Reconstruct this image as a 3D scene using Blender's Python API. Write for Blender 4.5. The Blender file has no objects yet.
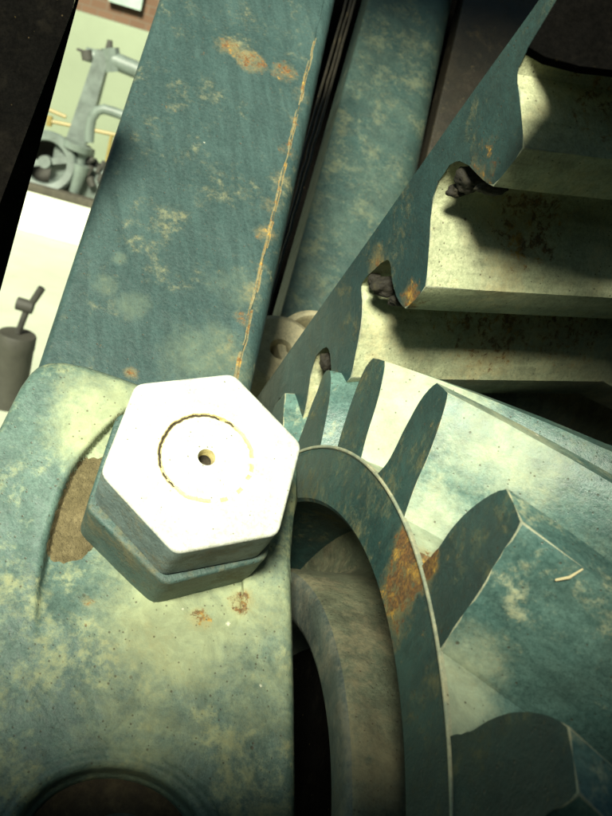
import bpy, bmesh, math, random
from mathutils import Vector, Matrix, noise
random.seed(7)
sc = bpy.context.scene
col = sc.collection
PI = math.pi

# ------------------------------------------------------------------ frame, camera, world, sun
F = 875.0                 # focal length in units of one photo pixel
S = 0.5 / 875.0           # metres per machine unit
CAM = Vector((0, 0, 1.3))
pitch = math.radians(21); roll = math.radians(16.9)
upc = Vector((math.cos(pitch)*math.sin(roll), -math.cos(pitch)*math.cos(roll), -math.sin(pitch)))
Xw = (Vector((1, 0, 0)) - upc*upc.x).normalized()
Yw = upc.cross(Xw)
M3 = Matrix((Xw, Yw, upc))            # machine frame (right, down, ahead) -> world

def W(p): return CAM + (M3 @ Vector(p)) * S
def D(v): return (M3 @ Vector(v)).normalized()

cam_d = bpy.data.cameras.new('camera'); cam = bpy.data.objects.new('camera', cam_d); col.objects.link(cam)
R = Matrix((D((1, 0, 0)), D((0, -1, 0)), D((0, 0, -1)))).transposed()
cam.matrix_world = Matrix.Translation(CAM) @ R.to_4x4()
cam_d.sensor_fit = 'VERTICAL'; cam_d.sensor_height = 24.0
cam_d.lens = 24.0 * F / 816.0
cam_d.clip_start = 0.02; cam_d.clip_end = 500
cam_d.dof.use_dof = True; cam_d.dof.focus_distance = 0.56
cam_d.dof.aperture_fstop = (cam_d.lens/1000) / 0.0022
sc.camera = cam

SUN = Vector((-0.04, -0.34, -0.94)).normalized()     # towards the sun, machine frame
sd = D(SUN)
wd = bpy.data.worlds.new('World'); sc.world = wd; wd.use_nodes = True
nt = wd.node_tree; bg = nt.nodes['Background']
sky = nt.nodes.new('ShaderNodeTexSky'); sky.sky_type = 'NISHITA'; sky.sun_disc = False
sky.sun_elevation = math.asin(sd.z); sky.sun_rotation = math.atan2(sd.x, sd.y)
sky.dust_density = 0.6; sky.air_density = 0.6; sky.ozone_density = 0.0
tint = nt.nodes.new('ShaderNodeMix'); tint.data_type = 'RGBA'; tint.blend_type = 'MULTIPLY'; tint.inputs[0].default_value = 1
tint.inputs[7].default_value = (.86, 1.0, .74, 1); nt.links.new(sky.outputs[0], tint.inputs[6]); nt.links.new(tint.outputs[2], bg.inputs[0]); bg.inputs[1].default_value = 0.05
sl = bpy.data.lights.new('sun', 'SUN'); sl.energy = 5.0; sl.angle = math.radians(14); sl.color = (1.0, 0.98, 0.78)
so = bpy.data.objects.new('sun', sl); col.objects.link(so)
so.rotation_euler = sd.to_track_quat('Z', 'Y').to_euler(); so.location = (0, 0, 6)
sc.view_settings.view_transform = 'Standard'; sc.view_settings.look = 'None'
sc.view_settings.exposure = 1.15; sc.view_settings.gamma = 1.0
sc.cycles.use_denoising = True

# ------------------------------------------------------------------ geometry helpers
def ray(p): return Vector(((p[0]-306)/F, (p[1]-408)/F, 1.0))

class Plane:
    """a real plane in the machine frame: origin, right, down and outward normal"""
    def __init__(s, px, z, n):
        s.n = Vector(n).normalized(); s.o = ray(px)*z
        s.u = Vector((0, 1, 0)).cross(s.n).normalized()
        s.v = s.n.cross(s.u)
        if s.u.x < 0 and abs(s.u.x) > .3: s.u = -s.u
        if s.v.y < 0: s.v = -s.v
    def at(s, px, h=0.0):
        d = ray(px); t = (s.n.dot(s.o) + h) / s.n.dot(d)
        return d*t
    def uv(s, P): q = P - s.o; return (q.dot(s.u), q.dot(s.v))
    def pt(s, u, v, h=0.0): return s.o + s.u*u + s.v*v + s.n*h

def tag(o, label=None, cat=None, group=None, kind=None):
    if label: o['label'] = label
    if cat: o['category'] = cat
    if group: o['group'] = group
    if kind: o['kind'] = kind
    return o

def empty(name, loc, label, cat, group=None):
    o = bpy.data.objects.new(name, None); col.objects.link(o); o.location = loc
    o.empty_display_size = .02
    return tag(o, label, cat, group)

def link(name, bm, mats, parent=None, smooth=True, ang=32, loc=None):
    """bm holds world coordinates"""
    bmesh.ops.recalc_face_normals(bm, faces=bm.faces[:])
    base = parent.matrix_basis.translation if parent is not None else (Vector(loc) if loc is not None else Vector((0, 0, 0)))
    if parent is not None and parent.parent is not None: base = base + parent.parent.matrix_basis.translation
    for v in bm.verts: v.co -= base
    lim = math.radians(ang)
    for e in bm.edges:
        if len(e.link_faces) == 2 and e.calc_face_angle(0) > lim: e.smooth = False
    for f in bm.faces: f.smooth = smooth
    me = bpy.data.meshes.new(name); bm.to_mesh(me); bm.free()
    if not isinstance(mats, (list, tuple)): mats = [mats]
    for m in mats: me.materials.append(m)
    o = bpy.data.objects.new(name, me); col.objects.link(o)
    if parent is not None: o.parent = parent
    elif loc is not None: o.location = base
    return o

def rings_mesh(bm, rings, closed=True, cap0=True, cap1=True, mat=0):
    vs = [[bm.verts.new(p) for p in r] for r in rings]
    n = len(vs[0])
    for a, b in zip(vs, vs[1:]):
        for i in range(n if closed else n-1):
            j = (i+1) % n
            f = bm.faces.new((a[i], a[j], b[j], b[i])); f.material_index = mat
    if cap0: f = bm.faces.new(vs[0]); f.material_index = mat
    if cap1: f = bm.faces.new(vs[-1][::-1]); f.material_index = mat
    return vs

def bevel_ring(bm, ring, w, skip=(), mat=1, seg=2, vs=None, corners=()):
    """bevel the edges of a ring of verts (closed), skipping seam indices"""
    es = []
    n = len(ring)
    for i in range(n):
        if i in skip: continue
        e = bm.edges.get((ring[i], ring[(i+1) % n]))
        if e: es.append(e)
    for k in corners:
        for a, b in zip(vs, vs[1:]):
            e = bm.edges.get((a[k], b[k]))
            if e: es.append(e)
    r = bmesh.ops.bevel(bm, geom=es, offset=w, segments=seg, profile=.6, affect='EDGES', clamp_overlap=True)
    for f in r['faces']: f.material_index = mat

def chaikin(pts, keep=(), it=1):
    for _ in range(it):
        out = []; n = len(pts); nk = []
        for i in range(n):
            a, b = pts[i], pts[(i+1) % n]
            if i in keep: nk.append(len(out)); out.append(a)
            else: out.append(a*.78 + pts[i-1]*.22 if False else a)
            m = (a+b)*.5
            out.append(m)
        # smooth the original points
        k = len(out); new = list(out)
        for i in range(k):
            if i in nk or i % 2: continue
            new[i] = out[i]*.6 + (out[i-1]+out[(i+1) % k])*.2
        pts, keep = new, nk
    return pts, keep

def tube(bm, pts, r, n=16, caps=True, mat=0):
    """tube through world points; r one radius or a list"""
    pts = [Vector(p) for p in pts]; rr = r if isinstance(r, (list, tuple)) else [r]*len(pts)
    rings = []; prev = None
    for i, p in enumerate(pts):
        d = (pts[min(i+1, len(pts)-1)] - pts[max(i-1, 0)]).normalized()
        if prev is None: a = d.orthogonal().normalized()
        else: a = (prev - d*prev.dot(d)).normalized()
        prev = a; b = d.cross(a)
        rings.append([p + (a*math.cos(2*PI*k/n) + b*math.sin(2*PI*k/n))*rr[i] for k in range(n)])
    rings_mesh(bm, rings, True, caps, caps, mat)

def box(bm, c, ax, h, bev=0.0):
    """box: centre, three axes, half sizes (world)"""
    vs = []
    for sx in (-1, 1):
        for sy in (-1, 1):
            for sz in (-1, 1): vs.append(bm.verts.new(c + ax[0]*h[0]*sx + ax[1]*h[1]*sy + ax[2]*h[2]*sz))
    fs = [bm.faces.new([vs[i] for i in q]) for q in ((0,1,3,2),(4,6,7,5),(0,4,5,1),(2,3,7,6),(0,2,6,4),(1,5,7,3))]
    if bev:
        es = {e for f in fs for e in f.edges}
        bmesh.ops.bevel(bm, geom=list(es), offset=bev, segments=2, profile=.6, affect='EDGES')

def turned(bm, c, axis, prof, n=64, mat=0, cap=False):
    """surface of revolution; prof = (radius, offset along axis) in world metres"""
    d = axis.normalized(); a = d.orthogonal().normalized(); b = d.cross(a)
    rings = [[c + d*z + (a*math.cos(2*PI*k/n) + b*math.sin(2*PI*k/n))*r for k in range(n)] for r, z in prof]
    rings_mesh(bm, rings, True, cap, cap, mat)

# ------------------------------------------------------------------ materials
def material(name, c1, c2, dust=(.5, .46, .3), dust_amt=.3, rust_amt=.2, pits=.5, rough=.45, metal=0.0,
             scale=1.0, rust_spots=(), dust_light_spots=(), streak=None, bump=.25, spec=.4, dust_scale=1.0, grime=0.0, speck=.0):
    m = bpy.data.materials.new(name); m.use_nodes = True
    t = m.node_tree; N = t.nodes; L = t.links; bs = N['Principled BSDF']
    def nd(k, **kw):
        x = N.new(k)
        for a, b in kw.items(): setattr(x, a, b)
        return x
    tc = nd('ShaderNodeNewGeometry')
    def coords(mapping=None):
        mp = nd('ShaderNodeMapping'); L.new(tc.outputs['Position'], mp.inputs[0])
        if mapping: mp.inputs['Rotation'].default_value = mapping[0]; mp.inputs['Scale'].default_value = mapping[1]
        return mp.outputs[0]
    P = coords()
    def noi(sc_, det=6, ro=.6, vec=None, dist=0):
        x = nd('ShaderNodeTexNoise'); x.inputs['Scale'].default_value = sc_*scale
        x.inputs['Detail'].default_value = det; x.inputs['Roughness'].default_value = ro
        x.inputs['Distortion'].default_value = dist
        L.new(vec or P, x.inputs['Vector']); return x.outputs['Fac']
    def rng(v, a, b, c=0., d=1.):
        x = nd('ShaderNodeMapRange'); x.interpolation_type = 'SMOOTHSTEP'
        for i, q in zip(('From Min', 'From Max', 'To Min', 'To Max'), (a, b, c, d)): x.inputs[i].default_value = q
        L.new(v, x.inputs['Value']); return x.outputs[0]
    def mth(op, a, b=None):
        x = nd('ShaderNodeMath', operation=op)
        for i, q in enumerate((a, b)):
            if q is None: continue
            if isinstance(q, (int, float)): x.inputs[i].default_value = q
            else: L.new(q, x.inputs[i])
        return x.outputs[0]
    def mix(f, a, b):
        x = nd('ShaderNodeMix', data_type='RGBA')
        if isinstance(f, (int, float)): x.inputs[0].default_value = f
        else: L.new(f, x.inputs[0])
        for i, q in ((6, a), (7, b)):
            if isinstance(q, tuple): x.inputs[i].default_value = (*q, 1)
            else: L.new(q, x.inputs[i])
        return x.outputs[2]
    def spot(w, r):
        x = nd('ShaderNodeVectorMath', operation='DISTANCE'); L.new(tc.outputs['Position'], x.inputs[0])
        x.inputs[1].default_value = w; return rng(x.outputs['Value'], r, r*.25)
    big = noi(14, 5, .6, dist=.4); mid = noi(60, 8, .68, dist=.6); fine = noi(420, 4, .7); vfine = noi(950, 3, .7)
    if streak is not None:
        ex = nd('ShaderNodeMapping'); ex.vector_type = 'TEXTURE'
        ex.inputs['Rotation'].default_value = streak.to_euler(); ex.inputs['Scale'].default_value = (1, 9, 1)
        L.new(tc.outputs['Position'], ex.inputs[0]); st = noi(150, 5, .6, ex.outputs[0])
    else: st = mid
    c = mix(rng(big, .38, .62), c1, c2)
    c = mix(mth('MULTIPLY', rng(st, .38, .62), .6), c, tuple(x*.62 for x in c1))
    c = mix(mth('MULTIPLY', rng(vfine, .42, .62), .5), c, tuple(x*.5 for x in c1))
    c = mix(mth('MULTIPLY', rng(fine, .3, .7), .25), c, tuple(min(1, x*1.7) for x in c2))
    # chalky dust film with ragged edges; spots also carry painted light
    n1a = noi(24*dust_scale, 10, .7, dist=.2); n1 = mth('ADD', mth('MULTIPLY', n1a, .62), mth('MULTIPLY', noi(150*dust_scale, 6, .75), .38))
    dm = rng(n1, .55-dust_amt*.30, .66-dust_amt*.12)
    for wpt, r, amt in dust_light_spots:
        s_ = mth('MULTIPLY', spot(wpt, r), amt)
        dm = mth('MAXIMUM', dm, mth('MULTIPLY', rng(mth('ADD', n1, mth('MULTIPLY', s_, .42)), .50, .88), 1.0))
    dcol = mix(rng(mid, .35, .65), dust, tuple(x*.72 for x in dust))
    c = mix(mth('MULTIPLY', dm, min(.85, .35+dust_amt)), c, dcol)
    # rust
    n2 = noi(150, 9, .78, dist=.3)
    rm = rng(n2, .74-rust_amt*.2, .80-rust_amt*.16); halo = rng(n2, .66-rust_amt*.2, .80-rust_amt*.16)
    for wpt, r, amt in rust_spots:
        s_ = mth('MULTIPLY', spot(wpt, r), amt)
        rm = mth('MAXIMUM', rm, rng(mth('ADD', n2, mth('MULTIPLY', s_, .38)), .64, .73)); halo = mth('MAXIMUM', halo, rng(mth('ADD', n1, mth('MULTIPLY', s_, .42)), .52, .80))
    rc = mix(rng(fine, .35, .6), (.20, .085, .018), (.06, .026, .010))
    rc = mix(rng(mid, .50, .66), rc, (.50, .29, .04))
    c = mix(mth('MULTIPLY', halo, .45), c, (.34, .25, .08))
    c = mix(mth('MULTIPLY', rm, .85), c, rc)
    # pits: small dark pocks, and a few pale chips
    vo = nd('ShaderNodeTexVoronoi'); vo.inputs['Scale'].default_value = 170*scale; L.new(P, vo.inputs['Vector'])
    sep = nd('ShaderNodeSeparateColor'); L.new(vo.outputs['Color'], sep.inputs[0])
    pm = mth('MULTIPLY', rng(mth('ADD', vo.outputs['Distance'], mth('MULTIPLY', sep.outputs[2], .14)), .24, .12), mth('MULTIPLY', rng(sep.outputs[0], 1-pits*.28, 1-pits*.22), rng(noi(30, 3), .47, .6)))
    v3 = nd('ShaderNodeTexVoronoi'); v3.inputs['Scale'].default_value = 430*scale; L.new(P, v3.inputs['Vector'])
    s3 = nd('ShaderNodeSeparateColor'); L.new(v3.outputs['Color'], s3.inputs[0])
    pm = mth('MAXIMUM', pm, mth('MULTIPLY', rng(mth('ADD', v3.outputs['Distance'], mth('MULTIPLY', s3.outputs[2], .2)), .36, .18), rng(s3.outputs[0], 1-pits*.34, 1-pits*.30)))
    c = mix(mth('MULTIPLY', pm, .7), c, (.05, .038, .02))
    v2 = nd('ShaderNodeTexVoronoi'); v2.inputs['Scale'].default_value = 95*scale; L.new(P, v2.inputs['Vector'])
    s2 = nd('ShaderNodeSeparateColor'); L.new(v2.outputs['Color'], s2.inputs[0])
    cm = mth('MULTIPLY', rng(mth('ADD', v2.outputs['Distance'], mth('ADD', mth('MULTIPLY', fine, .35), mth('MULTIPLY', s2.outputs[2], .25))), .36, .26), rng(s2.outputs[1], 1-speck*.3, 1-speck*.25))
    c = mix(mth('MULTIPLY', cm, .8), c, (.72, .70, .55))
    if grime:
        c = mix(mth('MULTIPLY', rng(noi(34, 9, .72), .42, .64), grime), c, (.022, .017, .011))
    L.new(c, bs.inputs['Base Color'])
    ro = mth('ADD', mth('MULTIPLY', fine, .25), rough-.12)
    ro = mth('ADD', ro, mth('MULTIPLY', mth('MAXIMUM', dm, rm), .28))
    L.new(ro, bs.inputs['Roughness'])
    bs.inputs['Metallic'].default_value = metal
    bs.inputs['Specular IOR Level'].default_value = spec
    h = mth('ADD', mth('MULTIPLY', mid, 1.4), mth('MULTIPLY', fine, .35))
    h = mth('ADD', h, mth('MULTIPLY', vfine, .16)); h = mth('ADD', h, mth('MULTIPLY', st, .3))
    h = mth('SUBTRACT', h, mth('MULTIPLY', pm, .8)); h = mth('ADD', h, mth('MULTIPLY', rm, .45))
    h = mth('ADD', h, mth('MULTIPLY', dm, .22))
    bp = nd('ShaderNodeBump'); bp.inputs['Strength'].default_value = bump; bp.inputs['Distance'].default_value = .0022
    L.new(h, bp.inputs['Height']); L.new(bp.outputs[0], bs.inputs['Normal'])
    return m

def plain(name, c, rough=.7, metal=0, nscale=8, var=.25, bump=.2):
    m = bpy.data.materials.new(name); m.use_nodes = True; t = m.node_tree; bs = t.nodes['Principled BSDF']
    g = t.nodes.new('ShaderNodeNewGeometry'); n = t.nodes.new('ShaderNodeTexNoise'); n.inputs['Scale'].default_value = nscale
    n.inputs['Detail'].default_value = 8; n.inputs['Roughness'].default_value = .65
    t.links.new(g.outputs['Position'], n.inputs['Vector'])
    r = t.nodes.new('ShaderNodeValToRGB'); t.links.new(n.outputs['Fac'], r.inputs[0])
    r.color_ramp.elements[0].position = .3; r.color_ramp.elements[1].position = .7
    r.color_ramp.elements[0].color = (*[x*(1-var) for x in c], 1); r.color_ramp.elements[1].color = (*[min(1, x*(1+var)) for x in c], 1)
    t.links.new(r.outputs[0], bs.inputs['Base Color']); bs.inputs['Roughness'].default_value = rough; bs.inputs['Metallic'].default_value = metal
    b = t.nodes.new('ShaderNodeBump'); b.inputs['Strength'].default_value = bump; b.inputs['Distance'].default_value = .01
    t.links.new(n.outputs['Fac'], b.inputs['Height']); t.links.new(b.outputs[0], bs.inputs['Normal'])
    return m

# ------------------------------------------------------------------ planes of the machine
NB = (.375, -.54, -1.0)
headp = Plane((206.6, 457.2), 875, NB)                      # face of the bolt head
HEAD_T, NUT_T = 75, 150
PLATE = -142
def bk(px, h=0): return headp.at(px, PLATE + h)             # face of the bracket
def bm_pt(px, h=0): return headp.at(px, PLATE - 22 + h)     # face of the beam
NG = (-.88, -.30, -.30)
gear = Plane((410, 305), 1000, NG)                          # end face of the pinion
NR = (-.93, 0, -.37)
rackp = Plane((410, 305), 1000, NR)                         # end face of the rack
AXG = -Vector(NG).normalized(); AXR = -Vector(NR).normalized()
def wv(p): return W(p)
def lerp(a, b, t): return a+(b-a)*t
def sp(plane_pt, r, a=1.0): return (W(plane_pt), r*S, a)

TEAL = (.045, .105, .110); TEAL2 = (.075, .150, .150)
m_beam = material('teal beam paint', (.022, .049, .047), (.037, .072, .068), dust=(.22, .28, .18), dust_amt=.0, rust_amt=.05, pits=.25, rough=.55,
    streak=Matrix((D(headp.u), D((headp.at((245, 0))-headp.at((140, 380))).normalized()), D(headp.n))).transposed(),
    rust_spots=[sp(bm_pt((228, 48)), 34, .42), sp(bm_pt((252, 62)), 40, .48), sp(bm_pt((284, 72)), 36, .45), sp(bm_pt((132, 374)), 16, .38)] + [sp(bm_pt((304-7.7*k, 95+28*k)), 26, .14+.09*(k%3)) for k in range(10)],
    dust_light_spots=[sp(bm_pt((134, 305)), 34, .6), sp(bm_pt((105, 285)), 26, .4), sp(bm_pt((120, 258)), 16, .6), sp(bm_pt((210, 360)), 100, .5), sp(bm_pt((235, 290)), 60, .4)],
    speck=.15, bump=.35)
m_edge = material('worn paint edge', (.30, .32, .22), (.20, .24, .18), dust=(.55, .50, .30), dust_amt=.3, rust_amt=.45, pits=.3, rough=.5)
m_ridge = material('chipped cream and rust paint ridge', (.09, .095, .06), (.17, .16, .09), dust=(.30, .27, .15), dust_amt=.3, rust_amt=1.3, pits=.3, rough=.6)
m_brk = material('chalky green bracket paint', (.060, .108, .092), (.105, .168, .138), dust=(.46, .50, .27), dust_amt=.27, rust_amt=.0, pits=.8, rough=.5,
    rust_spots=[sp(bk((88, 597)), 16, .42), sp(bk((200, 618)), 24, .42), sp(bk((240, 600)), 26, .42)],
    dust_light_spots=[sp(bk((190, 600)), 150, .85), sp(bk((110, 420)), 110, .8), sp(bk((140, 730)), 120, .42), sp(bk((265, 690)), 90, .4), sp(bk((270, 600)), 90, .55)], speck=.45, bump=.3, scale=.9)
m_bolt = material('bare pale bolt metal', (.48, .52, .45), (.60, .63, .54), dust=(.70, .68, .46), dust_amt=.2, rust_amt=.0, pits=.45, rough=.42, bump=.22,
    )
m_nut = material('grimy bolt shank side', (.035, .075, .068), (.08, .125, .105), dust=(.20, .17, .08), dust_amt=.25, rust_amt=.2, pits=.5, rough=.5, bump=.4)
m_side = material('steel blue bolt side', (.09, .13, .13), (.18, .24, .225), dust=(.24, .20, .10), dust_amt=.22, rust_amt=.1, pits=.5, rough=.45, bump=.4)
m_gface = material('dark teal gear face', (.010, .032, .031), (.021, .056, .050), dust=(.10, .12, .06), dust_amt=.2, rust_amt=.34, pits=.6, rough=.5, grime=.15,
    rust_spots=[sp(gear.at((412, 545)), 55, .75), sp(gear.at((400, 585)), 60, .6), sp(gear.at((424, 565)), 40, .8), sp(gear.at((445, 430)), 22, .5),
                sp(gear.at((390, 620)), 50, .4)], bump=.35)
m_flank = material('tooth flank with painted light', (.050, .108, .098), (.105, .185, .158), dust=(.66, .70, .44), dust_amt=.10, rust_amt=.10, pits=.4, rough=.34, grime=.18,
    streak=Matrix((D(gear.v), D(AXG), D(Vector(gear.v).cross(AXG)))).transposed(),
    dust_light_spots=[sp(gear.at((375, 440)), 130, 1.0), sp(gear.at((425, 545)), 100, 1.1), sp(gear.at((400, 400)), 150, 1.0), sp(gear.at((470, 420)) + AXG*40, 120, .6), sp(gear.at((450, 690)), 75, .8), sp(gear.at((445, 420)) + AXG*200, 190, .22)],  # pale spots put lit brightness into the colour of the upper flanks
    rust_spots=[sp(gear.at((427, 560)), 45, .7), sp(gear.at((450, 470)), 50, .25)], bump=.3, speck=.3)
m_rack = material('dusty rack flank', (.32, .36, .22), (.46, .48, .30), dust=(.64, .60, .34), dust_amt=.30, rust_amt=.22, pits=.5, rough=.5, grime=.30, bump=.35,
    streak=Matrix((D(rackp.v), D(AXR), D(Vector(rackp.v).cross(AXR)))).transposed(),
    rust_spots=[sp(rackp.at((410, 300)), 30, .5), sp(rackp.at((431, 215)) + AXR*130, 90, .42), sp(rackp.at((363, 305)) + AXR*200, 150, .40), sp(rackp.at((363, 305)) + AXR*330, 120, .36), sp(rackp.at((516, 90)) + AXR*90, 70, .35)])
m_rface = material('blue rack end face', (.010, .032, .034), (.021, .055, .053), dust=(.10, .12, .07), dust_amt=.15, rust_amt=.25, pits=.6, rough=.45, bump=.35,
    rust_spots=[sp(rackp.at((411, 300)), 34, .6), sp(rackp.at((485, 165)), 44, .30), sp(rackp.at((335, 385)), 30, .35), sp(rackp.at((378, 268)), 40, .35)], grime=.1)
m_lug = material('tan cast lug', (.24, .23, .15), (.32, .29, .18), dust=(.46, .40, .24), dust_amt=.4, rust_amt=.15, pits=.6, rough=.6, bump=.4)
m_stain = material('ochre stain', (.50, .42, .18), (.60, .52, .26), dust_amt=.2, rust_amt=.3, pits=.3)
m_tan = material('tan dusty hub', (.085, .105, .07), (.135, .145, .09), dust=(.24, .21, .12), dust_amt=.35, rust_amt=.15, pits=.7, rough=.6, grime=.35, bump=.4)
m_hub = material('grey-blue hub face', (.05, .07, .065), (.08, .10, .085), dust=(.2, .19, .13), dust_amt=.3, rust_amt=.1, pits=.5, rough=.5, grime=.2)
m_bar = material('weathered back bar', (.020, .048, .045), (.045, .076, .062), dust=(.14, .16, .09), dust_amt=.22, rust_amt=.1, pits=.5, rough=.5, grime=.15, bump=.35)
m_brown = material('brown steel with painted shade', (.014, .014, .010), (.024, .020, .012), dust=(.06, .045, .02), dust_amt=.15, rust_amt=.3, pits=.5, rough=.5, grime=.5)  # brown darkened to stand in for shade in the gap
m_sand = material('settled sand', (.12, .10, .045), (.19, .155, .075), dust=(.30, .25, .13), dust_amt=.3, rust_amt=.0, pits=.9, rough=.95, bump=1.0, scale=3.0)
m_bore = material('dark dusty bore', (.035, .028, .018), (.05, .04, .025), dust=(.10, .08, .045), dust_amt=.4, rust_amt=.1, pits=.6, rough=.9, scale=1.6)
m_black = material('shade-black steel', (.003, .003, .0028), (.005, .0045, .004), dust=(.010, .009, .007), dust_amt=.15, rust_amt=.0, pits=.1, rough=1.0, spec=.0)  # near-black stands in for shade on the left plate and the backing
m_grease = material('caked grease', (.008, .007, .004), (.016, .013, .007), dust=(.06, .055, .03), dust_amt=.2, rust_amt=.3, pits=.3, rough=.75, scale=1.5, bump=.6)

SHADE_BARS = ((0, -1700, 1400, 420), (640, 300, 330, 600), (0, 535, 1400, 330))  # added unseen bars that shade the edges of the view
# ------------------------------------------------------------------ setting behind the machine
def wray(px): return (M3 @ ray(px))
def BG(px, dist):
    d = wray(px); return CAM + d*(dist/d.y)
def BGz(px, z):
    d = wray(px); return CAM + d*((z-CAM.z)/d.z)

m_ground = plain('sunlit concrete', (.42, .46, .34), .85, nscale=3, var=.12)
m_wall = plain('pale rendered wall', (.19, .225, .15), .85, nscale=1.5, var=.1)
m_brick = bpy.data.materials.new('brown brick'); m_brick.use_nodes = True
_t = m_brick.node_tree; _b = _t.nodes.new('ShaderNodeTexBrick'); _g = _t.nodes.new('ShaderNodeNewGeometry'); _m = _t.nodes.new('ShaderNodeMapping')
_m.inputs['Rotation'].default_value = (PI/2, 0, 0)
_t.links.new(_g.outputs['Position'], _m.inputs[0]); _t.links.new(_m.outputs[0], _b.inputs['Vector'])
_b.inputs['Color1'].default_value = (.10, .055, .03, 1); _b.inputs['Color2'].default_value = (.14, .08, .045, 1); _b.inputs['Mortar'].default_value = (.12, .09, .06, 1)
_b.inputs['Scale'].default_value = 3.2; _b.inputs['Mortar Size'].default_value = .02
_t.links.new(_b.outputs[0], _t.nodes['Principled BSDF'].inputs['Base Color']); _t.nodes['Principled BSDF'].inputs['Roughness'].default_value = .9
AX = (Vector((1, 0, 0)), Vector((0, 1, 0)), Vector((0, 0, 1)))

bm = bmesh.new()
n = 40
gv = [[bm.verts.new((-60+120*i/n, -60+120*j/n, 0)) for j in range(n+1)] for i in range(n+1)]
for i in range(n):
    for j in range(n): bm.faces.new((gv[i][j], gv[i+1][j], gv[i+1][j+1], gv[i][j+1]))
tag(link('ground', bm, m_ground), 'pale sunlit concrete ground beyond the machine', None, kind='structure')

bm = bmesh.new(); box(bm, Vector((0, -1.4, .006)), AX, (6, 3.4, .006), .002)  # unseen dark pad added to cut light bounced off the ground
tag(link('bounce_blocker', bm, plain('dark bounce blocker', (.035, .034, .028), .9, nscale=6)), 'dark slab added unseen under the machine to cut ground bounce', None, kind='structure')
wt = BG((75, 10), 7.0); wt2 = BG((148, 32), 7.0)
wh = (wt.z+wt2.z)/2
bm = bmesh.new(); box(bm, Vector((-3, 7.15, wh/2)), AX, (7, .15, wh/2), .02)
tag(link('low_wall', bm, m_wall, loc=(-3, 7.15, 0)), 'pale rendered low wall behind the blue pump', 'wall')
bm = bmesh.new(); box(bm, Vector((0, -3.6, 1.6)), AX, (6, .15, 1.6), .02)  # unseen wall added to block low sky light
tag(link('sky_blocker', bm, plain('dark sky blocker', (.05, .045, .035), .9), loc=(0, -3.6, 0)), 'dark sky blocker added unseen behind the camera to cut low sky light', 'wall')
bt = empty('brick_building', (-3, 9, 0), 'brown brick building behind the pale low wall', 'building')
bm = bmesh.new(); box(bm, Vector((-3, 9.5, 2.5)), AX, (9, .3, 2.5)); link('wall', bm, m_brick, bt)
wc = BG((126, 2), 9.17)
bm = bmesh.new(); box(bm, wc+Vector((0, -.02, .12)), AX, (.16, .03, .16), .01); link('window', bm, plain('pale window', (.35, .45, .38), .3), bt)

# plinth of the pump
ps = BG((70, 200), 4.9)
bm = bmesh.new(); box(bm, Vector((ps.x, 5.5, ps.z/2)), AX, (1.6, .6, ps.z/2), .012)
tag(link('pump_plinth', bm, [plain('grubby plinth', (.58, .62, .48), .8, nscale=9, var=.2)], loc=(ps.x, 5.5, 0)), 'pale concrete plinth with a grimy top edge under the pump', 'plinth')
bm = bmesh.new(); box(bm, Vector((ps.x, 4.93, ps.z+.008)), AX, (1.6, .035, .022), .006)
tag(link('oily_kerb', bm, plain('oily kerb', (.05, .045, .03), .8, nscale=20, var=.5), loc=(ps.x, 4.93, ps.z)), 'thin dark oily kerb along the front edge of the pump plinth', 'kerb')
m_pump = plain('faded pump paint', (.10, .125, .11), .5, nscale=14, var=.35)
m_pipe = plain('pale pipe', (.11, .14, .12), .5, nscale=12, var=.3)
m_dk = plain('dark grime', (.035, .035, .028), .7, nscale=12, var=.4)
m_yel = plain('yellow rail paint', (.22, .17, .05), .5)
PD = 5.15
pump = empty('water_pump', (BG((75, 195), PD).x, PD, ps.z), 'faded blue-green pump with an upright column and round valve wheel', 'pump')
def pxl(d): return d/F*1.06
bm = bmesh.new(); a, b = BG((78, 140), PD), BG((105, 50), PD)
tube(bm, [a, a.lerp(b, .98)], [12*pxl(PD), 8.5*pxl(PD)], 4); link('column', bm, m_pump, pump)
bm = bmesh.new(); tube(bm, [BG((86, 54), PD), BG((112, 62), PD)], 6*pxl(PD)); tube(bm, [BG((108, 58), PD), BG((170, 84), PD)], 7.5*pxl(PD))
tube(bm, [BG((110, 48), PD), BG((113, 72), PD)][::-1], 8*pxl(PD), 8)
link('top_pipe', bm, m_pipe, pump)
bm = bmesh.new(); tube(bm, [BG((86, 50), PD-.03), BG((88, 60), PD-.03)], 5*pxl(PD)); tube(bm, [BG((77, 49), PD), BG((88, 53), PD)], 1.2*pxl(PD), 8); link('handle', bm, m_dk, pump)
bm = bmesh.new(); tube(bm, [BG((109, 50), PD), BG((110, 40), PD)], [3.6*pxl(PD), 2.2*pxl(PD)], 8); link('cap', bm, m_dk, pump)
bm = bmesh.new(); pts = [(89, 142), (90, 128), (92, 118), (97, 111), (104, 109), (114, 112), (130, 118), (160, 129)]
tube(bm, [BG(p, PD-.12) for p in pts], 4.3*pxl(PD)); link('bent_pipe', bm, m_pipe, pump)
wc = BG((46, 162), PD-.16); wa = Vector((.05, -1, .15)).normalized()
whl = empty('wheel', wc-pump.location, None, None); whl.parent = pump
r0 = 27*pxl(PD)
bm = bmesh.new(); turned(bm, wc, wa, [(r0, -.03), (r0, .02), (r0*.93, .035), (r0*.70, .03), (r0*.66, .0), (r0*.68, -.03), (r0, -.03)], 40)
o = link('rim', bm, m_pump, pump); o.parent = pump
bm = bmesh.new(); a1 = wa.cross(Vector((0, 0, 1))).normalized(); a2 = wa.cross(a1)
for k in range(1):
    q = a1*math.cos(k*PI/2+.35)+a2*math.sin(k*PI/2+.35); box(bm, wc, (q, wa, q.cross(wa)), (r0*.72, .012, r0*.10))
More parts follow.
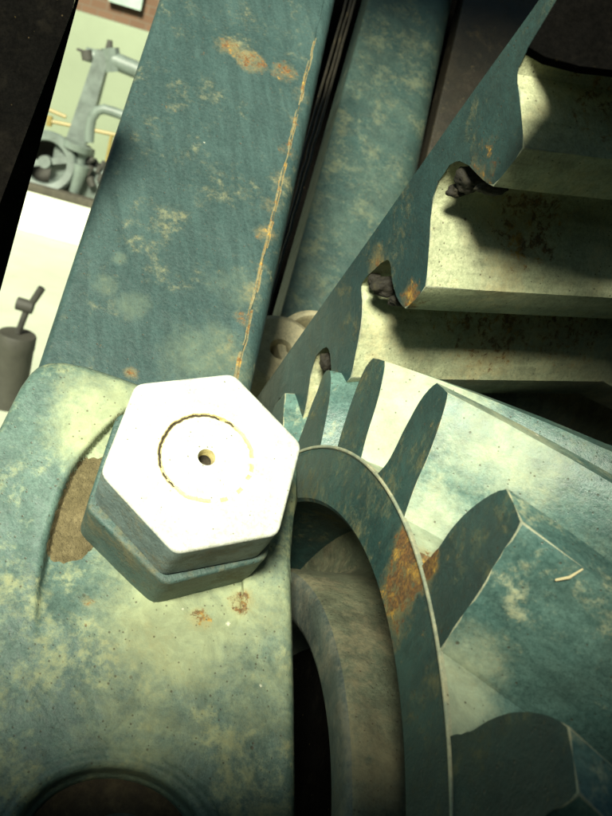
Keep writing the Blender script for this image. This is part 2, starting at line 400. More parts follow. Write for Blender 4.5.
turned(bm, wc, wa, [(0.001, .05), (r0*.2, .05), (r0*.22, -.02)], 20); link('spoke', bm, m_pump, pump)
bpy.data.objects.remove(whl)
bm = bmesh.new(); turned(bm, wc-wa*.03, wa, [(r0*.95, 0), (r0*.95, -.12), (.01, -.12)], 32); link('casing', bm, m_dk, pump)
bm = bmesh.new()
box(bm, BG((72, 168), PD), AX, (.09, .12, .12), .015); box(bm, BG((85, 178), PD+.02), AX, (.14, .12, .09), .02)
link('pump_body', bm, m_pump, pump)
bm = bmesh.new(); tube(bm, [BG((78, 143), PD-.12), BG((76, 149), PD-.12)], 13*pxl(PD), 20); tube(bm, [BG((83, 147), PD-.12), BG((79, 168), PD-.12)], 5*pxl(PD))
tube(bm, [BG((82, 165), PD-.15), BG((74, 192), PD-.15)], [8*pxl(PD), 4.5*pxl(PD)], 12); link('valve', bm, m_pipe, pump)
bm = bmesh.new()
for k in range(14):
    q = BG((random.uniform(84, 104), random.uniform(158, 192)), PD-.1+random.uniform(-.05, .1)); tube(bm, [q, q+Vector((random.uniform(-.05, .05), 0, random.uniform(.02, .06)))], random.uniform(.01, .022), 8)
link('fitting', bm, m_dk, pump)
rl = empty('yellow_rail', (BG((80, 125), 6.4).x, 6.4, 0), 'low yellow painted guard rail between the pump and pale wall', 'rail')
bm = bmesh.new()
tube(bm, [BG((40, 106), 6.4), BG((66, 117), 6.4)], .013, 8); tube(bm, [BG((49, 121), 6.4), BG((116, 135), 6.4)], .013, 8); tube(bm, [BG((50, 116), 6.4), BG((49, 126), 6.4)], .022, 8)
link('bar', bm, m_yel, rl)
for px in ((42, 107), (112, 134)):
    p = BG(px, 6.4); bm = bmesh.new(); tube(bm, [Vector((p.x, 6.4, 0)), p], .013, 8); link('post', bm, m_yel, rl)

# drum with lever, close to the machine
dc = BGz((6, 404), 0); dt = BG((8, 331), dc.y)
drum = empty('lever_drum', dc, 'squat dark steel drum with a small black lever at lower left', 'drum')
hgt = dt.z; rad = 19*dc.y/F
bm = bmesh.new(); turned(bm, dc, AX[2], [(rad, 0), (rad, hgt*.80), (rad*1.03, hgt*.82), (rad*1.03, hgt*.98), (rad*.98, hgt), (.001, hgt)], 48); link('drum_body', bm, plain('drum steel', (.04, .04, .03), .7, nscale=20), drum)
bm = bmesh.new(); dy = dc.y
tube(bm, [BG((18, 333), dy), BG((26, 312), dy), BG((42, 288), dy)], [.010, .011, .012], 10); tube(bm, [BG((17, 303), dy), BG((33, 308), dy)], .021, 12)
link('lever', bm, m_dk, drum)

# ------------------------------------------------------------------ added unseen overhead bars (they shade the rim of the sunlit patch)
fc = Vector((-20, 40, 930)) + SUN*1300
fn = SUN; fr = (Vector((1, 0, 0)) - fn*fn.x).normalized(); fd = fn.cross(fr)
if fd.y < 0: fd = -fd
shade_rig = empty('shade_frame', W(fc), 'dark steel girder frame added overhead, unseen, to darken the edges', 'girder frame')
for (cx_, cy_, hw, hh) in SHADE_BARS:
    bm = bmesh.new(); box(bm, W(fc + fr*cx_ + fd*cy_), (D(fr), D(fd), D(fn)), (hw*S, hh*S, 16*S), 3*S)
    link('blocker', bm, m_black, shade_rig)

# ------------------------------------------------------------------ plate at far left, its dark colour standing in for shade
pn = Plane((30, 100), 960, (.10, .05, -1))
pl_px = [(-240, -120), (-60, -60), (79, -14), (73, 8), (0, 203), (-60, 360), (-400, 470)]
bm = bmesh.new()
front = [pn.at(p) for p in pl_px]; pn2 = Plane((30, 100), 1020, (.10, .05, -1)); back = [pn2.at(p) for p in ((-240, -120), (-60, -60), (82, -12), (76, 10), (0, 292), (-60, 500), (-400, 560))]
vs = rings_mesh(bm, [[W(p) for p in front], [W(p) for p in back]])
bevel_ring(bm, vs[0], 1.6*S)
tag(link('side_plate', bm, [m_black, m_edge], loc=W(pn.at((20, 100)))), 'steel plate, coloured near-black for shade, with a worn pale edge at upper left', 'steel plate')

# ------------------------------------------------------------------ black backing added behind everything to keep the gaps dark
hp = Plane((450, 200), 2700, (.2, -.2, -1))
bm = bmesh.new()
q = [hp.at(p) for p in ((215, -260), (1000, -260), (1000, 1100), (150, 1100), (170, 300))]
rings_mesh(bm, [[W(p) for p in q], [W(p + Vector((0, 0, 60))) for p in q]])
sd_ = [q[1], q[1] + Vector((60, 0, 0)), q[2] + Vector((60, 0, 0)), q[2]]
rings_mesh(bm, [[W(p + Vector((0, 0, -.1))) for p in sd_], [W(Vector((p.x-750, p.y, 300))) for p in sd_]])  # unseen side return, added to block sky light
tag(link('dark_backing', bm, m_black, loc=W(hp.at((450, 300)))), 'black backing wall added to keep the gaps behind the beams and gears dark', 'dark backing')

# ------------------------------------------------------------------ main upright beam
def cross_section(width, depth, rl_, rr_, seam=True):
    """points (x across, h out) from right back edge round to left back edge"""
    pts = [(width, -depth)]
    for k in range(9):
        a = k/8*PI/2; pts.append((width-rr_+rr_*math.cos(a), -rr_+rr_*math.sin(a)))
    if seam: pts += [(width-rr_-2, .3), (width-rr_-3.2, 1.5), (width-rr_-5, 1.5), (width-rr_-6.5, 0)]
    m = 8
    for k in range(1, m): pts.append((width-rr_-10 + (rl_-(width-rr_-10))*k/m, 0))
    for k in range(9):
        a = PI/2 + k/8*PI/2; pts.append((rl_+rl_*math.cos(a), -rl_+rl_*math.sin(a)))
    pts.append((0, -depth)); return pts

def beam(bm, L0, R0, L1, R1, depth, rl_, rr_, nrm, steps=110, wob=1.0, seam=True, mat=0):
    rings = []
    for i in range(steps+1):
        t = i/steps; a = L0.lerp(L1, t); b = R0.lerp(R1, t); w = (b-a).length; x = (b-a).normalized()
        r = []
        for ci, (cx, ch) in enumerate(cross_section(w, depth, rl_, rr_, seam)):
            if seam and 9 <= ci <= 13: cx += 2.4*noise.noise(Vector((i*.23, 0, 0))) + 1.3*noise.noise(Vector((i*.9, ci*.4, 5)))
            p = a + x*cx + nrm*ch
            h = noise.noise(p*.035)*.9*wob + noise.noise(p*.11)*.35*wob
            r.append(W(p + nrm*h*(1 if ch > -depth*.5 else 0)))
        rings.append(r)
    vs = rings_mesh(bm, rings, True, True, True, mat)
    if seam:
        for i in range(steps):
            for k in range(9, 13):
                f = next((f for f in vs[i][k].link_faces if vs[i][k+1] in f.verts and vs[i+1][k] in f.verts), None)
                if f and (noise.noise(Vector((i*.26, k*.8, 0))) > .05 - .25*math.sin(min(1, i/steps*1.3)*PI) + (.5 if i > steps*.70 else 0)): f.material_index = 1

bm = bmesh.new()
L0, R0 = bm_pt((20, 420)), bm_pt((243, 440)); L1, R1 = bm_pt((182, -70)), bm_pt((352, -70))
# carry the long edges through the photographed border points
beam(bm, L0, R0, L1, R1, 70, 12, 24, headp.n)
tag(link('upright_beam', bm, [m_beam, m_ridge], loc=W((L0+R0)/2)), 'broad teal painted steel beam with rust along its right edge, rising behind the bolt', 'steel beam')

# ------------------------------------------------------------------ second beam, third bar, cable, lug behind
b2 = Plane((300, 330), 1750, (.30, -.40, -.86))
bm = bmesh.new()
beam(bm, b2.at((248, 430)), b2.at((372, 430)), b2.at((385, -60)), b2.at((470, -60)), 120, 8, 70, b2.n, seam=False)
tag(link('back_beam', bm, m_bar, loc=W(b2.at((320, 420)))), 'blotchy blue-grey rounded beam standing between the teal beam and the rack', 'steel beam')
b3 = Plane((430, 160), 2150, (.30, -.30, -.9))
bm = bmesh.new()
beam(bm, b3.at((385, 330)), b3.at((500, 330)), b3.at((478, -60)), b3.at((585, -60)), 60, 6, 40, b3.n, seam=False)
tag(link('brown_bar', bm, m_brown, loc=W(b3.at((440, 330)))), 'dim brown bar with a thin pale edge right of the blotchy beam', 'steel bar')
bm = bmesh.new()
for k, off in enumerate((0, 5, 11)):
    pts = [b2.at((372-off*.8, -60), 20-k*12).lerp(b2.at((262-off*.8, 330), 20-k*12), t/30) for t in range(31)]
    tube(bm, [W(p + Vector((noise.noise(p*.02+Vector((k, 0, 0)))*3, 0, 0))) for p in pts], 1.9*S*1.8, 8)
tag(link('cable_bundle', bm, m_brown, loc=W(b2.at((300, 200)))), 'thin brown cables running up the black gap between the two beams', 'cable')

lug = empty('lug', W(b2.at((290, 345))), 'rounded tan cast lug with a dark hole between the beams and the rack', 'lug')
lp = Plane((285, 345), 1640, (.28, -.42, -.86))
def lathe_h(bm, c, plane, prof, n=72, mat=0):
    rings = [[W(c + plane.u*r*math.cos(2*PI*k/n) + plane.v*r*math.sin(2*PI*k/n) + plane.n*h) for k in range(n)] for r, h in prof]
    rings_mesh(bm, rings, True, False, False, mat)
bm = bmesh.new()
lathe_h(bm, lp.at((281, 349)), lp, [(19, -60), (20, -6), (22, 0), (66, 0), (72, -4), (78, -9), (82, -20), (83, -60), (19, -60)])
link('ring', bm, m_lug, lug)
bm = bmesh.new()
lathe_h(bm, lp.at((318, 345), -14), lp, [(60, -60), (62, -6), (66, 0), (72, 0), (80, -5), (83, -14), (83, -60), (60, -60)])
link('flange', bm, m_lug, lug)
bm = bmesh.new(); lathe_h(bm, lp.at((281, 349), -50), lp, [(.1, 0), (18.5, 0), (18.5, -20)]); link('pin', bm, m_black, lug)

# ------------------------------------------------------------------ gear rack (upper right)
rack_px = [(610, -100), (556, -24), (525, 20), (490, 68), (452, 121), (400, 195), (372, 235), (340, 280), (300, 336), (262, 390), (232, 434), (200, 480),
  (196, 520), (232, 500),
  (240, 470), (246, 446), (250, 452), (256, 476), (264, 474), (268, 445), (272, 412), (276, 402), (283, 394),
  (287, 402), (289, 420), (292, 438), (298, 436), (303, 418), (307, 402), (311, 372), (313, 362), (319, 350), (327, 344),
  (331, 352), (331, 378), (335, 392), (342, 387), (351, 378), (356, 352), (361, 326), (363, 300), (360, 290), (361, 281), (374, 270), (388, 256),
  (391, 262), (391, 272), (393, 289), (399, 302), (405, 309), (415, 300), (426, 287), (428, 262), (430, 234), (431, 206), (434, 190), (443, 172), (456, 158),
  (464, 160), (474, 171), (484, 181), (493, 187), (507, 170), (524, 148), (522, 120), (519, 92), (516, 74), (520, 62), (530, 46), (543, 36),
  (554, 42), (566, 58), (580, 66), (602, 44), (618, 14), (616, -30), (612, -60), (640, -90)]
pts3 = [rackp.at(p) for p in rack_px]
rdir = (rackp.at((262, 390)) - rackp.at((525, 20))).normalized()
def rack_off(t):
    o_ = AXR*t
    if t > 412: o_ = o_ + rdir*(t-412)*.55
    return o_
bm = bmesh.new()
tl = [0, 60, 130, 200, 270, 340, 400, 412, 424, 520, 640, 800]
def rw(p, t, i):
    return W(p + rack_off(t))
_ix = [i for i, p in enumerate(rack_px) if p in ((426, 287), (405, 309), (524, 148), (493, 187), (351, 378), (335, 392), (431, 206), (363, 300), (516, 74))]
_all = sorted([0, 12, 13, len(pts3)-1]+_ix)
P3, _kk = chaikin(pts3, keep=_all, it=1)
vs = rings_mesh(bm, [[rw(p, t, i) for i, p in enumerate(P3)] for t in tl])
for f in bm.faces: f.material_index = 1
bm.faces.ensure_lookup_table()
# end face keeps the blue paint, flanks the dusty one, and the arris is worn
for f in bm.faces:
    if len(f.verts) > 10: f.material_index = 0
bevel_ring(bm, vs[0], 2.0*S, mat=2, vs=vs, corners=[_kk[_all.index(i)] for i in _ix if rack_px[i] not in ((431, 206), (363, 300), (516, 74))])
rk = empty('gear_rack', W(rackp.at((300, 336))), 'blue-faced toothed rack slanting down from upper right with dusty pale teeth', 'gear rack')
link('toothed_bar', bm, [m_rface, m_rack, m_edge], rk, ang=38)

def lump(name, c, r, mat, parent, seed=0, sq=(1, 1, 1)):
    bm = bmesh.new(); bmesh.ops.create_icosphere(bm, subdivisions=4, radius=1)
    for v in bm.verts:
        k = 1 + .30*noise.noise(v.co*1.6+Vector((seed, 0, 0))) + .12*noise.noise(v.co*4+Vector((0, seed, 0))) + .04*noise.noise(v.co*11)
        q = v.co*k; v.co = W(c + Vector((q.x*sq[0], q.y*sq[1], q.z*sq[2]))*r)
    return link(name, bm, mat, parent, ang=80)
for i, (px, r, off, sq) in enumerate((((378, 286), 13, 12, (1.5, .9, 1)), ((388, 300), 9, 16, (1.7, .8, 1)), ((369, 280), 9, 8, (1, 1, 1)),
                             ((456, 178), 15, 18, (1.2, .9, 1)), ((447, 190), 9, 12, (1.3, .8, 1)), ((470, 186), 10, 26, (1.7, .6, 1)), ((321, 362), 12, 8, (.8, 1.1, 1)))):
    lump('grease_lump', rackp.at(px) + AXR*off, r, m_grease, rk, i*3.1, sq)

gp = Plane((570, 30), 660, (0, .05, -1))  # black sheet added where only shade falls; it also shadows the tooth below
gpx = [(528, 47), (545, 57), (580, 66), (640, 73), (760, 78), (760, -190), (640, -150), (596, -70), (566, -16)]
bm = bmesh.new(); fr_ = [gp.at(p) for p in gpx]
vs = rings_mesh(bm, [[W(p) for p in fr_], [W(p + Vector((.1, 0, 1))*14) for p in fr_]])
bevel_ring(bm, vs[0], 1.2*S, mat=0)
tag(link('shade_sheet', bm, [m_black], loc=W(gp.at((600, 20)))), 'black sheet added as shade over the top tooth of the rack in the upper right corner', 'shade sheet')

# ------------------------------------------------------------------ pinion gear (lower right)
NT = 22
GC = Vector((-125, 563, 1034))                    # centre of the pinion's end face
GC = GC - gear.n*((GC-gear.o).dot(gear.n))
R_BORE, R_ROOT, R_TIP = 469, 541, 664
GW = 520                                         # face width
def g_uv(P): q = P-GC; return q.dot(gear.u), q.dot(gear.v)
def g_pt(x, y, h=0): return GC + gear.u*x + gear.v*y + gear.n*h
TW = .0009                                      # helix, radians per unit of width
def g_twist(x, y, t, w=TW):
    a = w*t; c, s = math.cos(a), math.sin(a); return x*c-y*s, x*s+y*c
# sense: the helix carries the crest clockwise as it goes deeper
_s = 1
u0, v0 = g_uv(gear.at((440, 388))); 
if g_twist(u0, v0, 100)[1] < v0: _s = -1
tooth_px = {
 'a': [(299, 442), (303, 432), (308, 418), (313, 403), (318, 392), (322, 379), (327, 370), (331, 371), (332, 380), (330, 403), (326, 424), (321, 448)],
 'b': [(338, 448), (342, 434), (347, 418), (353, 400), (360, 381), (366, 367), (374, 358), (386, 361), (385, 372), (380, 396), (374, 416), (368, 434), (362, 458)],
 'c': [(378, 474), (384, 469), (391, 459), (398, 445), (404, 432), (411, 419), (420, 402), (430, 389), (438, 383), (449, 393), (447, 404), (441, 424), (434, 444), (427, 462), (418, 481), (411, 500), (403, 524)],
 'd': [(423, 566), (428, 560), (436, 554), (444, 542), (451, 531), (464, 516), (478, 504), (493, 494), (508, 488), (523, 522), (512, 541), (500, 556), (488, 580), (475, 600), (465, 614), (455, 627), (444, 648)]}
teeth_uv = []
for k in 'abcd': teeth_uv.append([g_uv(gear.at(p)) for p in tooth_px[k]])
KEEP = {'a': [7, 8], 'b': [6, 7], 'c': [8, 9], 'd': [8, 9]}
KEEPS = [KEEP[k] for k in 'abcd']
def polar(t): return [(math.hypot(x, y), math.atan2(x, -y)) for x, y in t]
def cart(t): return [(r*math.sin(a), -r*math.cos(a)) for r, a in t]
dpol = polar(teeth_uv[3])
step = math.radians(16.9)
sgn = 1 if (polar(teeth_uv[3])[8][1] > polar(teeth_uv[1])[6][1]) else -1
angc = sum(a for r, a in dpol)/len(dpol)
teeth_uv.append(cart([(r + (6 if r > 600 else 0), a + sgn*math.radians(17.2)) for r, a in dpol]))
a_first = sum(a for r, a in polar(teeth_uv[0]))/len(teeth_uv[0])
a_last = angc + sgn*math.radians(17.2)
rest = NT-5; span = 2*PI - abs(a_last-a_first); st_ = span/(rest+1)
for k in range(1, rest+1): teeth_uv.append(cart([(r, a + sgn*(math.radians(17.2)+st_*k)) for r, a in dpol]))
print('PINION sgn', sgn, 'tw', _s, 'angc', math.degrees(angc), 'first', math.degrees(a_first), 'pitch', math.degrees(st_), 'centre', GC)
pg = empty('pinion_gear', W(GC), 'big dark teal gear wheel with broad pale teeth filling the lower right', 'gear')
gl = [0, 50, 110, 180, 250, 320, 400, 460, GW]
for ti, t in enumerate(teeth_uv):
    # close the base below the root circle
    pol = polar(t); a0, a1 = pol[0][1], pol[-1][1]
    ext = [(R_ROOT-2, a1), (R_ROOT-2, lerp(a1, a0, .25)), (R_ROOT-2, (a0+a1)/2), (R_ROOT-2, lerp(a1, a0, .75)), (R_ROOT-2, a0)]
    pts = [(x, y) for x, y in t] + cart(ext)
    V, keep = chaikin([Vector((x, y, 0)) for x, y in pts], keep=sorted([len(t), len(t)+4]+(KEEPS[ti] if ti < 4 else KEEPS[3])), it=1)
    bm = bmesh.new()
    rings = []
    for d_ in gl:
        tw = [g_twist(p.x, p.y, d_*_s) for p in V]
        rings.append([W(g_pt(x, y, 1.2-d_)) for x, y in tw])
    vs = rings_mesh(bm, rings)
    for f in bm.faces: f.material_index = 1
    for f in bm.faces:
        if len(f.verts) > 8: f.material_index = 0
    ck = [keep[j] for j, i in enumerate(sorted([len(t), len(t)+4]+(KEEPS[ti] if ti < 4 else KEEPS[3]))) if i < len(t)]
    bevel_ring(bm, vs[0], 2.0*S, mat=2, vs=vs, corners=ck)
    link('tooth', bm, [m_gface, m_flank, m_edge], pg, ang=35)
# rim
bm = bmesh.new(); n = 264
def gring(r, h): return [W(g_pt(r*math.sin(2*PI*k/n), -r*math.cos(2*PI*k/n), h)) for k in range(n)]
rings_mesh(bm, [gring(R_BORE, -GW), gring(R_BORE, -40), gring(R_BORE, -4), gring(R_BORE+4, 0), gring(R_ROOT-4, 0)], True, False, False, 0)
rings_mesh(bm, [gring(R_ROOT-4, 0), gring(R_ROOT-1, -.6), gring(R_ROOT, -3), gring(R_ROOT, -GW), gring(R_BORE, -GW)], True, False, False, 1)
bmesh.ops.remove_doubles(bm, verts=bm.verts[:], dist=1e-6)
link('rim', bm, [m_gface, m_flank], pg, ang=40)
# raised root line
bm = bmesh.new(); rings_mesh(bm, [gring(R_ROOT-2.6, -1), gring(R_ROOT-2.6, 2.4), gring(R_ROOT-1.4, 3.2), gring(R_ROOT+.2, 3.2), gring(R_ROOT+1.2, 2.4), gring(R_ROOT+1.2, -1)], True, False, False)
link('root_ridge', bm, m_edge, pg)
bm = bmesh.new()
rings_mesh(bm, [gring(R_BORE, -120), gring(440, -126), gring(412, -122), gring(398, -105), gring(390, -60), gring(384, -20), gring(382, -8), gring(379, -2)], True, False, False, 0)
rings_mesh(bm, [gring(379, -2), gring(374, 1), gring(366, 1.5), gring(350, -2), gring(334, -4), gring(327, -8), gring(324, -16), gring(322, -320)], True, False, False, 1)
bmesh.ops.remove_doubles(bm, verts=bm.verts[:], dist=1e-6)
link('hub', bm, [m_tan, m_hub], pg, ang=50)
bm = bmesh.new(); rings_mesh(bm, [gring(296, -90), gring(296, -300)], True, True, True)
tag(link('gear_shaft', bm, m_black, loc=W(GC)), 'black shaft inside the hub of the big gear, beside the bracket', 'shaft')

# ------------------------------------------------------------------ bracket (height field over a real plate, with depth)
def lerp(a, b, t): return a+(b-a)*t
def interp(tab, x):
    if x <= tab[0][0]: return tab[0][1]
    for (x0, y0), (x1, y1) in zip(tab, tab[1:]):
        if x <= x1:
            t = (x-x0)/(x1-x0); t = t*t*(3-2*t) if False else t
            return y0+(y1-y0)*t
    return tab[-1][1]
topc = [(-90, 620), (-30, 490), (-6, 440), (8, 412), (20, 388), (30, 374), (38, 367), (48, 363.5), (62, 363), (85, 367), (110, 375), (140, 386), (180, 398), (230, 404), (262, 410), (280, 424), (292, 446), (297, 470), (298, 500)]
rightc = [(363, 300), (470, 299), (500, 297.5), (520, 293), (560, 290.5), (620, 292), (700, 294), (900, 296)]
recL = [(380, 150), (414, 122), (426, 108), (440, 95), (455, 82), (470, 72), (490, 63), (510, 56), (535, 49), (560, 44), (590, 38), (640, 34)]
recR = [(380, 236), (560, 244), (600, 241), (640, 237)]
def sstep(a, b, x):
    t = max(0, min(1, (x-a)/(b-a))); return t*t*(3-2*t)
def height(px, py):
    h = 0.0
    # recess round the bolt, fading out below
    l = interp(recL, py); r = interp(recR, py)
    inl = sstep(l-2, l+5, px); inr = 1-sstep(r-1.5, r+1.5, px)*(1 if py > 520 else 1)
    top = 1 if py > 414 else sstep(404, 420, py + (px-122)*.3 if px < 150 else py)
    fade = 1-sstep(540, 650, py)
    fr = 1-sstep(590, 640, py)
    h -= 15*inl*inr*top*fade
    # soft lip beside the recess
    h += 2.6*math.exp(-((px-l+7)/5)**2)*(1-sstep(520, 620, py))*(1 if py > 405 else 0)
    h -= 2.2*math.exp(-((px-interp(recR, py))/1.6)**2)*sstep(545, 565, py)*(1-sstep(618, 634, py))
    # bore at the bottom left
    e = math.hypot((px-108)/97.0, (py-856)/86.0)
    h += 3.0*math.exp(-((e-1.12)/.05)**2) + 1.6*math.exp(-((e-1.22)/.03)**2)
    h -= 26*(1-sstep(.94, 1.05, e)) + 26*(1-sstep(.86, .93, e))
    # broad casting unevenness
    q = Vector((px, py, 0))
    h += 1.8*noise.noise(q*.012) + .9*noise.noise(q*.035+Vector((5, 0, 0))) + .35*noise.noise(q*.11)
    return h
NXb, NYb = 176, 236
bm = bmesh.new(); grid = []
for j in range(NYb+1):
    row = []
    v = j/NYb
    for i in range(NXb+1):
        u = i/NXb
        x0 = lerp(-90, 298, u)
        yt = interp(topc, x0); 
        py = lerp(yt, 905, v)
        # right boundary curve: stretch x so that the last column follows it
        xr = interp(rightc, py)
        px = -90 + (xr+90)*(u**1.0)
        # distance to outer edges in px
        dx = (xr-px); dy = (py-yt)*.8
        rr = 9.0
        drop = 0
        for d_ in (dx, dy):
            if d_ < rr: drop += rr-math.sqrt(max(0, rr*rr-(rr-d_)**2))
        row.append(bm.verts.new(W(bk((px, py), height(px, py)-min(drop, 12)))))
    grid.append(row)
for j in range(NYb):
    for i in range(NXb): bm.faces.new((grid[j][i], grid[j][i+1], grid[j+1][i+1], grid[j+1][i]))
border = grid[0][:] + [grid[j][-1] for j in range(1, NYb+1)] + grid[-1][-2::-1] + [grid[j][0] for j in range(NYb-1, 0, -1)]
dn = D(headp.n)*(-66*S)
bb = [bm.verts.new(v.co+dn) for v in border]
for i in range(len(border)):
    j = (i+1) % len(border); bm.faces.new((border[i], border[j], bb[j], bb[i]))
bm.faces.new(bb)
brk = empty('cast_bracket', W(bk((150, 800))), 'pale green cast bracket plate under the big bolt, pitted and chalky', 'bracket')
link('plate', bm, m_brk, brk, ang=50)
# bore floor, dusty, and the pin end that shows in it
bm = bmesh.new(); bc = bk((108, 856)); N_ = 48
fl = []
for k in range(1, 11):
    fl.append([W(bk((108+93*math.cos(2*PI*i/N_)*k/10, 856+82*math.sin(2*PI*i/N_)*k/10), -38+1.8*noise.noise(Vector((k*.6, i*.5, 2))))) for i in range(N_)])
rings_mesh(bm, fl, True, True, False); link('bore_floor', bm, m_bore, brk, ang=60)
bm = bmesh.new(); pc = bk((116, 866), -34)
prof = [(46, -4), (46, 8), (43, 12), (36, 14), (20, 15), (.1, 15)]
lathe_h(bm, pc, headp, prof, 64); link('pin', bm, m_hub, brk)

# sand caught in the recess
sand_px = [(70, 457), (80, 455), (112, 455), (112, 470), (108, 484), (100, 505), (98, 530), (96, 548), (82, 562), (62, 567), (48, 563), (43, 553), (48, 535), (55, 512), (62, 492), (71, 472)]
sand_px[0] = (80, 457); sand_px[1] = (86, 455)
cx_ = sum(p[0] for p in sand_px)/len(sand_px); cy_ = sum(p[1] for p in sand_px)/len(sand_px)
bm = bmesh.new(); rs = []
dense = []
for a_, b_ in zip(sand_px, sand_px[1:]+sand_px[:1]):
    for k in range(6): dense.append((lerp(a_[0], b_[0], k/6), lerp(a_[1], b_[1], k/6)))
for k in range(12):
    t = 1-k/12; r = []
    for (x, y) in dense:
        xx = cx_+(x-cx_)*t + t*2.2*noise.noise(Vector((x*.25, y*.25, 0))) + t*1.2*noise.noise(Vector((x*.8, y*.8, 0))); yy = cy_+(y-cy_)*t + t*2.2*noise.noise(Vector((x*.25, y*.25, 9))) + t*1.2*noise.noise(Vector((x*.8, y*.8, 9)))
        h = height(xx, yy) + (-1.5, .6, 1.4, 1.8)[min(k, 3)] + .6*noise.noise(Vector((xx*.2, yy*.2, 3))) + .5*noise.noise(Vector((xx*.6, yy*.6, 3)))
        r.append(W(bk((xx, yy), h)))
    rs.append(r)
rings_mesh(bm, rs, True, False, True)
tag(link('sand_patch', bm, m_sand, loc=W(bk((cx_, cy_)))), 'brown gritty sand settled in the recess left of the bolt', 'sand', kind='stuff')

# ------------------------------------------------------------------ bolt
bolt = empty('hex_bolt', W(headp.pt(0, 0, -NUT_T)), 'huge pale hexagonal bolt head with a small centre hole, on the green bracket', 'bolt')
def hexr(a, R_, rot, rc=.0):
    """radius of a rounded hexagon at angle a"""
    ap = R_*math.cos(PI/6); q = (a-rot+PI/6) % (PI/3) - PI/6     # 0 at a vertex
    q2 = PI/6-abs(q); r = ap/math.cos(q2)
    lim = R_*(1-rc); k = 18.0
    return -math.log(math.exp(-r/R_*k*6)+math.exp(-lim/R_*k*6))/(k*6)*R_
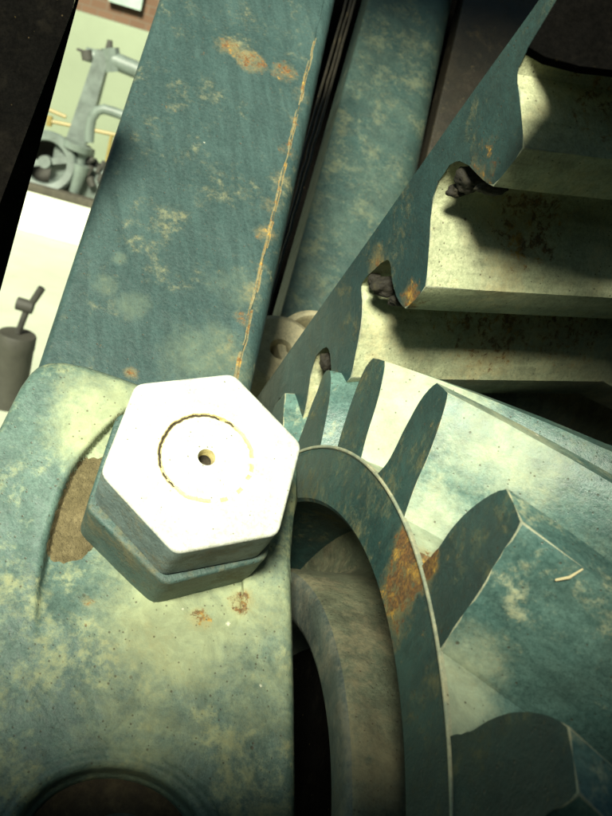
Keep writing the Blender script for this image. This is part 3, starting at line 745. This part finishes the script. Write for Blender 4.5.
# headp basis signs against the fitted basis: vertex directions measured from the photograph
A_px = (140, 387); q = headp.at(A_px) ; ax_, ay_ = headp.uv(q); rotA = math.atan2(ay_, ax_)
NA = 720
def hexmesh(R_, rot, h0, h1, groove, mat_top, mat_side, name, bev=5, taper=0):
    bm = bmesh.new(); rings = []
    radii = [.012, .04, .055, .065, .075, .085, .10, .2, .3] + [.36, .38, .39] + [.40+.0045*k for k in range(23)] + [.52, .56] + [.62, .7, .78, .86, .92, .95]
    hole = 8.0
    def ring(fn): return [W(headp.pt(*fn(2*PI*k/NA))) for k in range(NA)]
    for f_ in radii:
        def fn(a, f_=f_):
            rh = hexr(a, R_, rot, .02); r = f_*R_ if f_ < .7 else lerp(f_*R_, f_*rh, (f_-.7)/.25 if f_ < .95 else 1)
            h = h0
            if groove:
                if r < hole+2: h -= 22*(1-sstep(hole-3.5, hole+1, r))
                side = .12 + 1.0*sstep(-.15, .5, math.cos(a - (-2.25)))          # deeper at upper left
                wob = 1.4*noise.noise(Vector((math.cos(a)*3, math.sin(a)*3, 0))) + .8*noise.noise(Vector((math.cos(a)*11, math.sin(a)*11, 4)))
                h -= 3.0*side*math.exp(-((r-47-wob)/1.5)**2)*(.6+.8*noise.noise(Vector((a*4, 3, 1)))+.3)
                h += .35*noise.noise(Vector((r*math.cos(a)*.05, r*math.sin(a)*.05, 7)))
            return (r*math.cos(a), r*math.sin(a), h)
        rings.append(ring(fn))
    for k in range(1, 7):
        an = k/6*PI/2
        rings.append(ring(lambda a, an=an: ((hexr(a, R_, rot, .02)-bev*(1-math.sin(an))*1.0)*math.cos(a), (hexr(a, R_, rot, .02)-bev*(1-math.sin(an)))*math.sin(a), h0-bev*(1-math.cos(an)))))
    for t in (.2, .4, .6, .8, .94):
        def fs(a, t=t):
            rr = hexr(a, R_, rot, .02) + .5*noise.noise(Vector((a*6, t*3, R_)))
            return (rr*math.cos(a), rr*math.sin(a), lerp(h0-bev, h1, t))
        rings.append(ring(fs))
    rings.append(ring(lambda a: ((hexr(a, R_, rot, .02)-3)*math.cos(a), (hexr(a, R_, rot, .02)-3)*math.sin(a), h1)))
    rings_mesh(bm, rings, True, True, True)
    nface = len(radii)
    for f in bm.faces:
        c = f.calc_center_median()
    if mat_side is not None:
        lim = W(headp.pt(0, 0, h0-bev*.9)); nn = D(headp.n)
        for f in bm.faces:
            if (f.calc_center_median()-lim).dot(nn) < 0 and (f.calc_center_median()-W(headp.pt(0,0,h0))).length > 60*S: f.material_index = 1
    if groove:
        c0 = W(headp.pt(0, 0, 0))
        for f in bm.faces:
            d_ = f.calc_center_median()-c0
            if abs(d_.dot(D(headp.n))) < 26*S and d_.length < 52*S:
                x_, y_ = d_.dot(D(headp.u))/S, d_.dot(D(headp.v))/S; a_ = math.atan2(y_, x_); r_ = math.hypot(x_, y_)
                wob = 1.4*noise.noise(Vector((math.cos(a_)*3, math.sin(a_)*3, 0))) + .8*noise.noise(Vector((math.cos(a_)*11, math.sin(a_)*11, 4)))
                st = .5 + .5*math.cos(a_+2.25) + .5*noise.noise(Vector((a_*5, 1, 2)))
                if r_ < 6.5 or (abs(r_-47-wob) < 1.3*max(0, st) and st > .55): f.material_index = 2
                elif abs(r_-47-wob) < 2.2 and st > .1: f.material_index = 3
                elif r_ < 9.5 and abs(a_) < 2.4: f.material_index = 3
    return link(name, bm, [mat_top] + ([mat_side, m_bore, m_stain] if mat_side else []), bolt, ang=28)
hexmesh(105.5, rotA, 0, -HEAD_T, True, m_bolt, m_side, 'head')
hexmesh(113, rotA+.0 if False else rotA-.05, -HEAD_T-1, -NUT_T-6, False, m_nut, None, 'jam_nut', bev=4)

# ------------------------------------------------------------------ small things lying on the big tooth
bpy.context.view_layer.update()
dg = bpy.context.evaluated_depsgraph_get()
def hit(px):
    d = wray(px).normalized(); ok, loc, nrm, _, ob, _ = sc.ray_cast(dg, CAM, d)
    return loc, nrm
pa, na = hit((556, 579)); pb, nb = hit((583, 568)); pm_, nm = hit((570, 575))
bm = bmesh.new(); tube(bm, [pa+na*.0009, pm_+nm*.0022, pb+nb*.0010], [.0006, .0007, .0004], 8)
tag(link('straw', bm, plain('dry straw', (.55, .48, .28), .8), loc=pm_), 'short pale bit of straw lying on the broad gear tooth at right', 'straw')
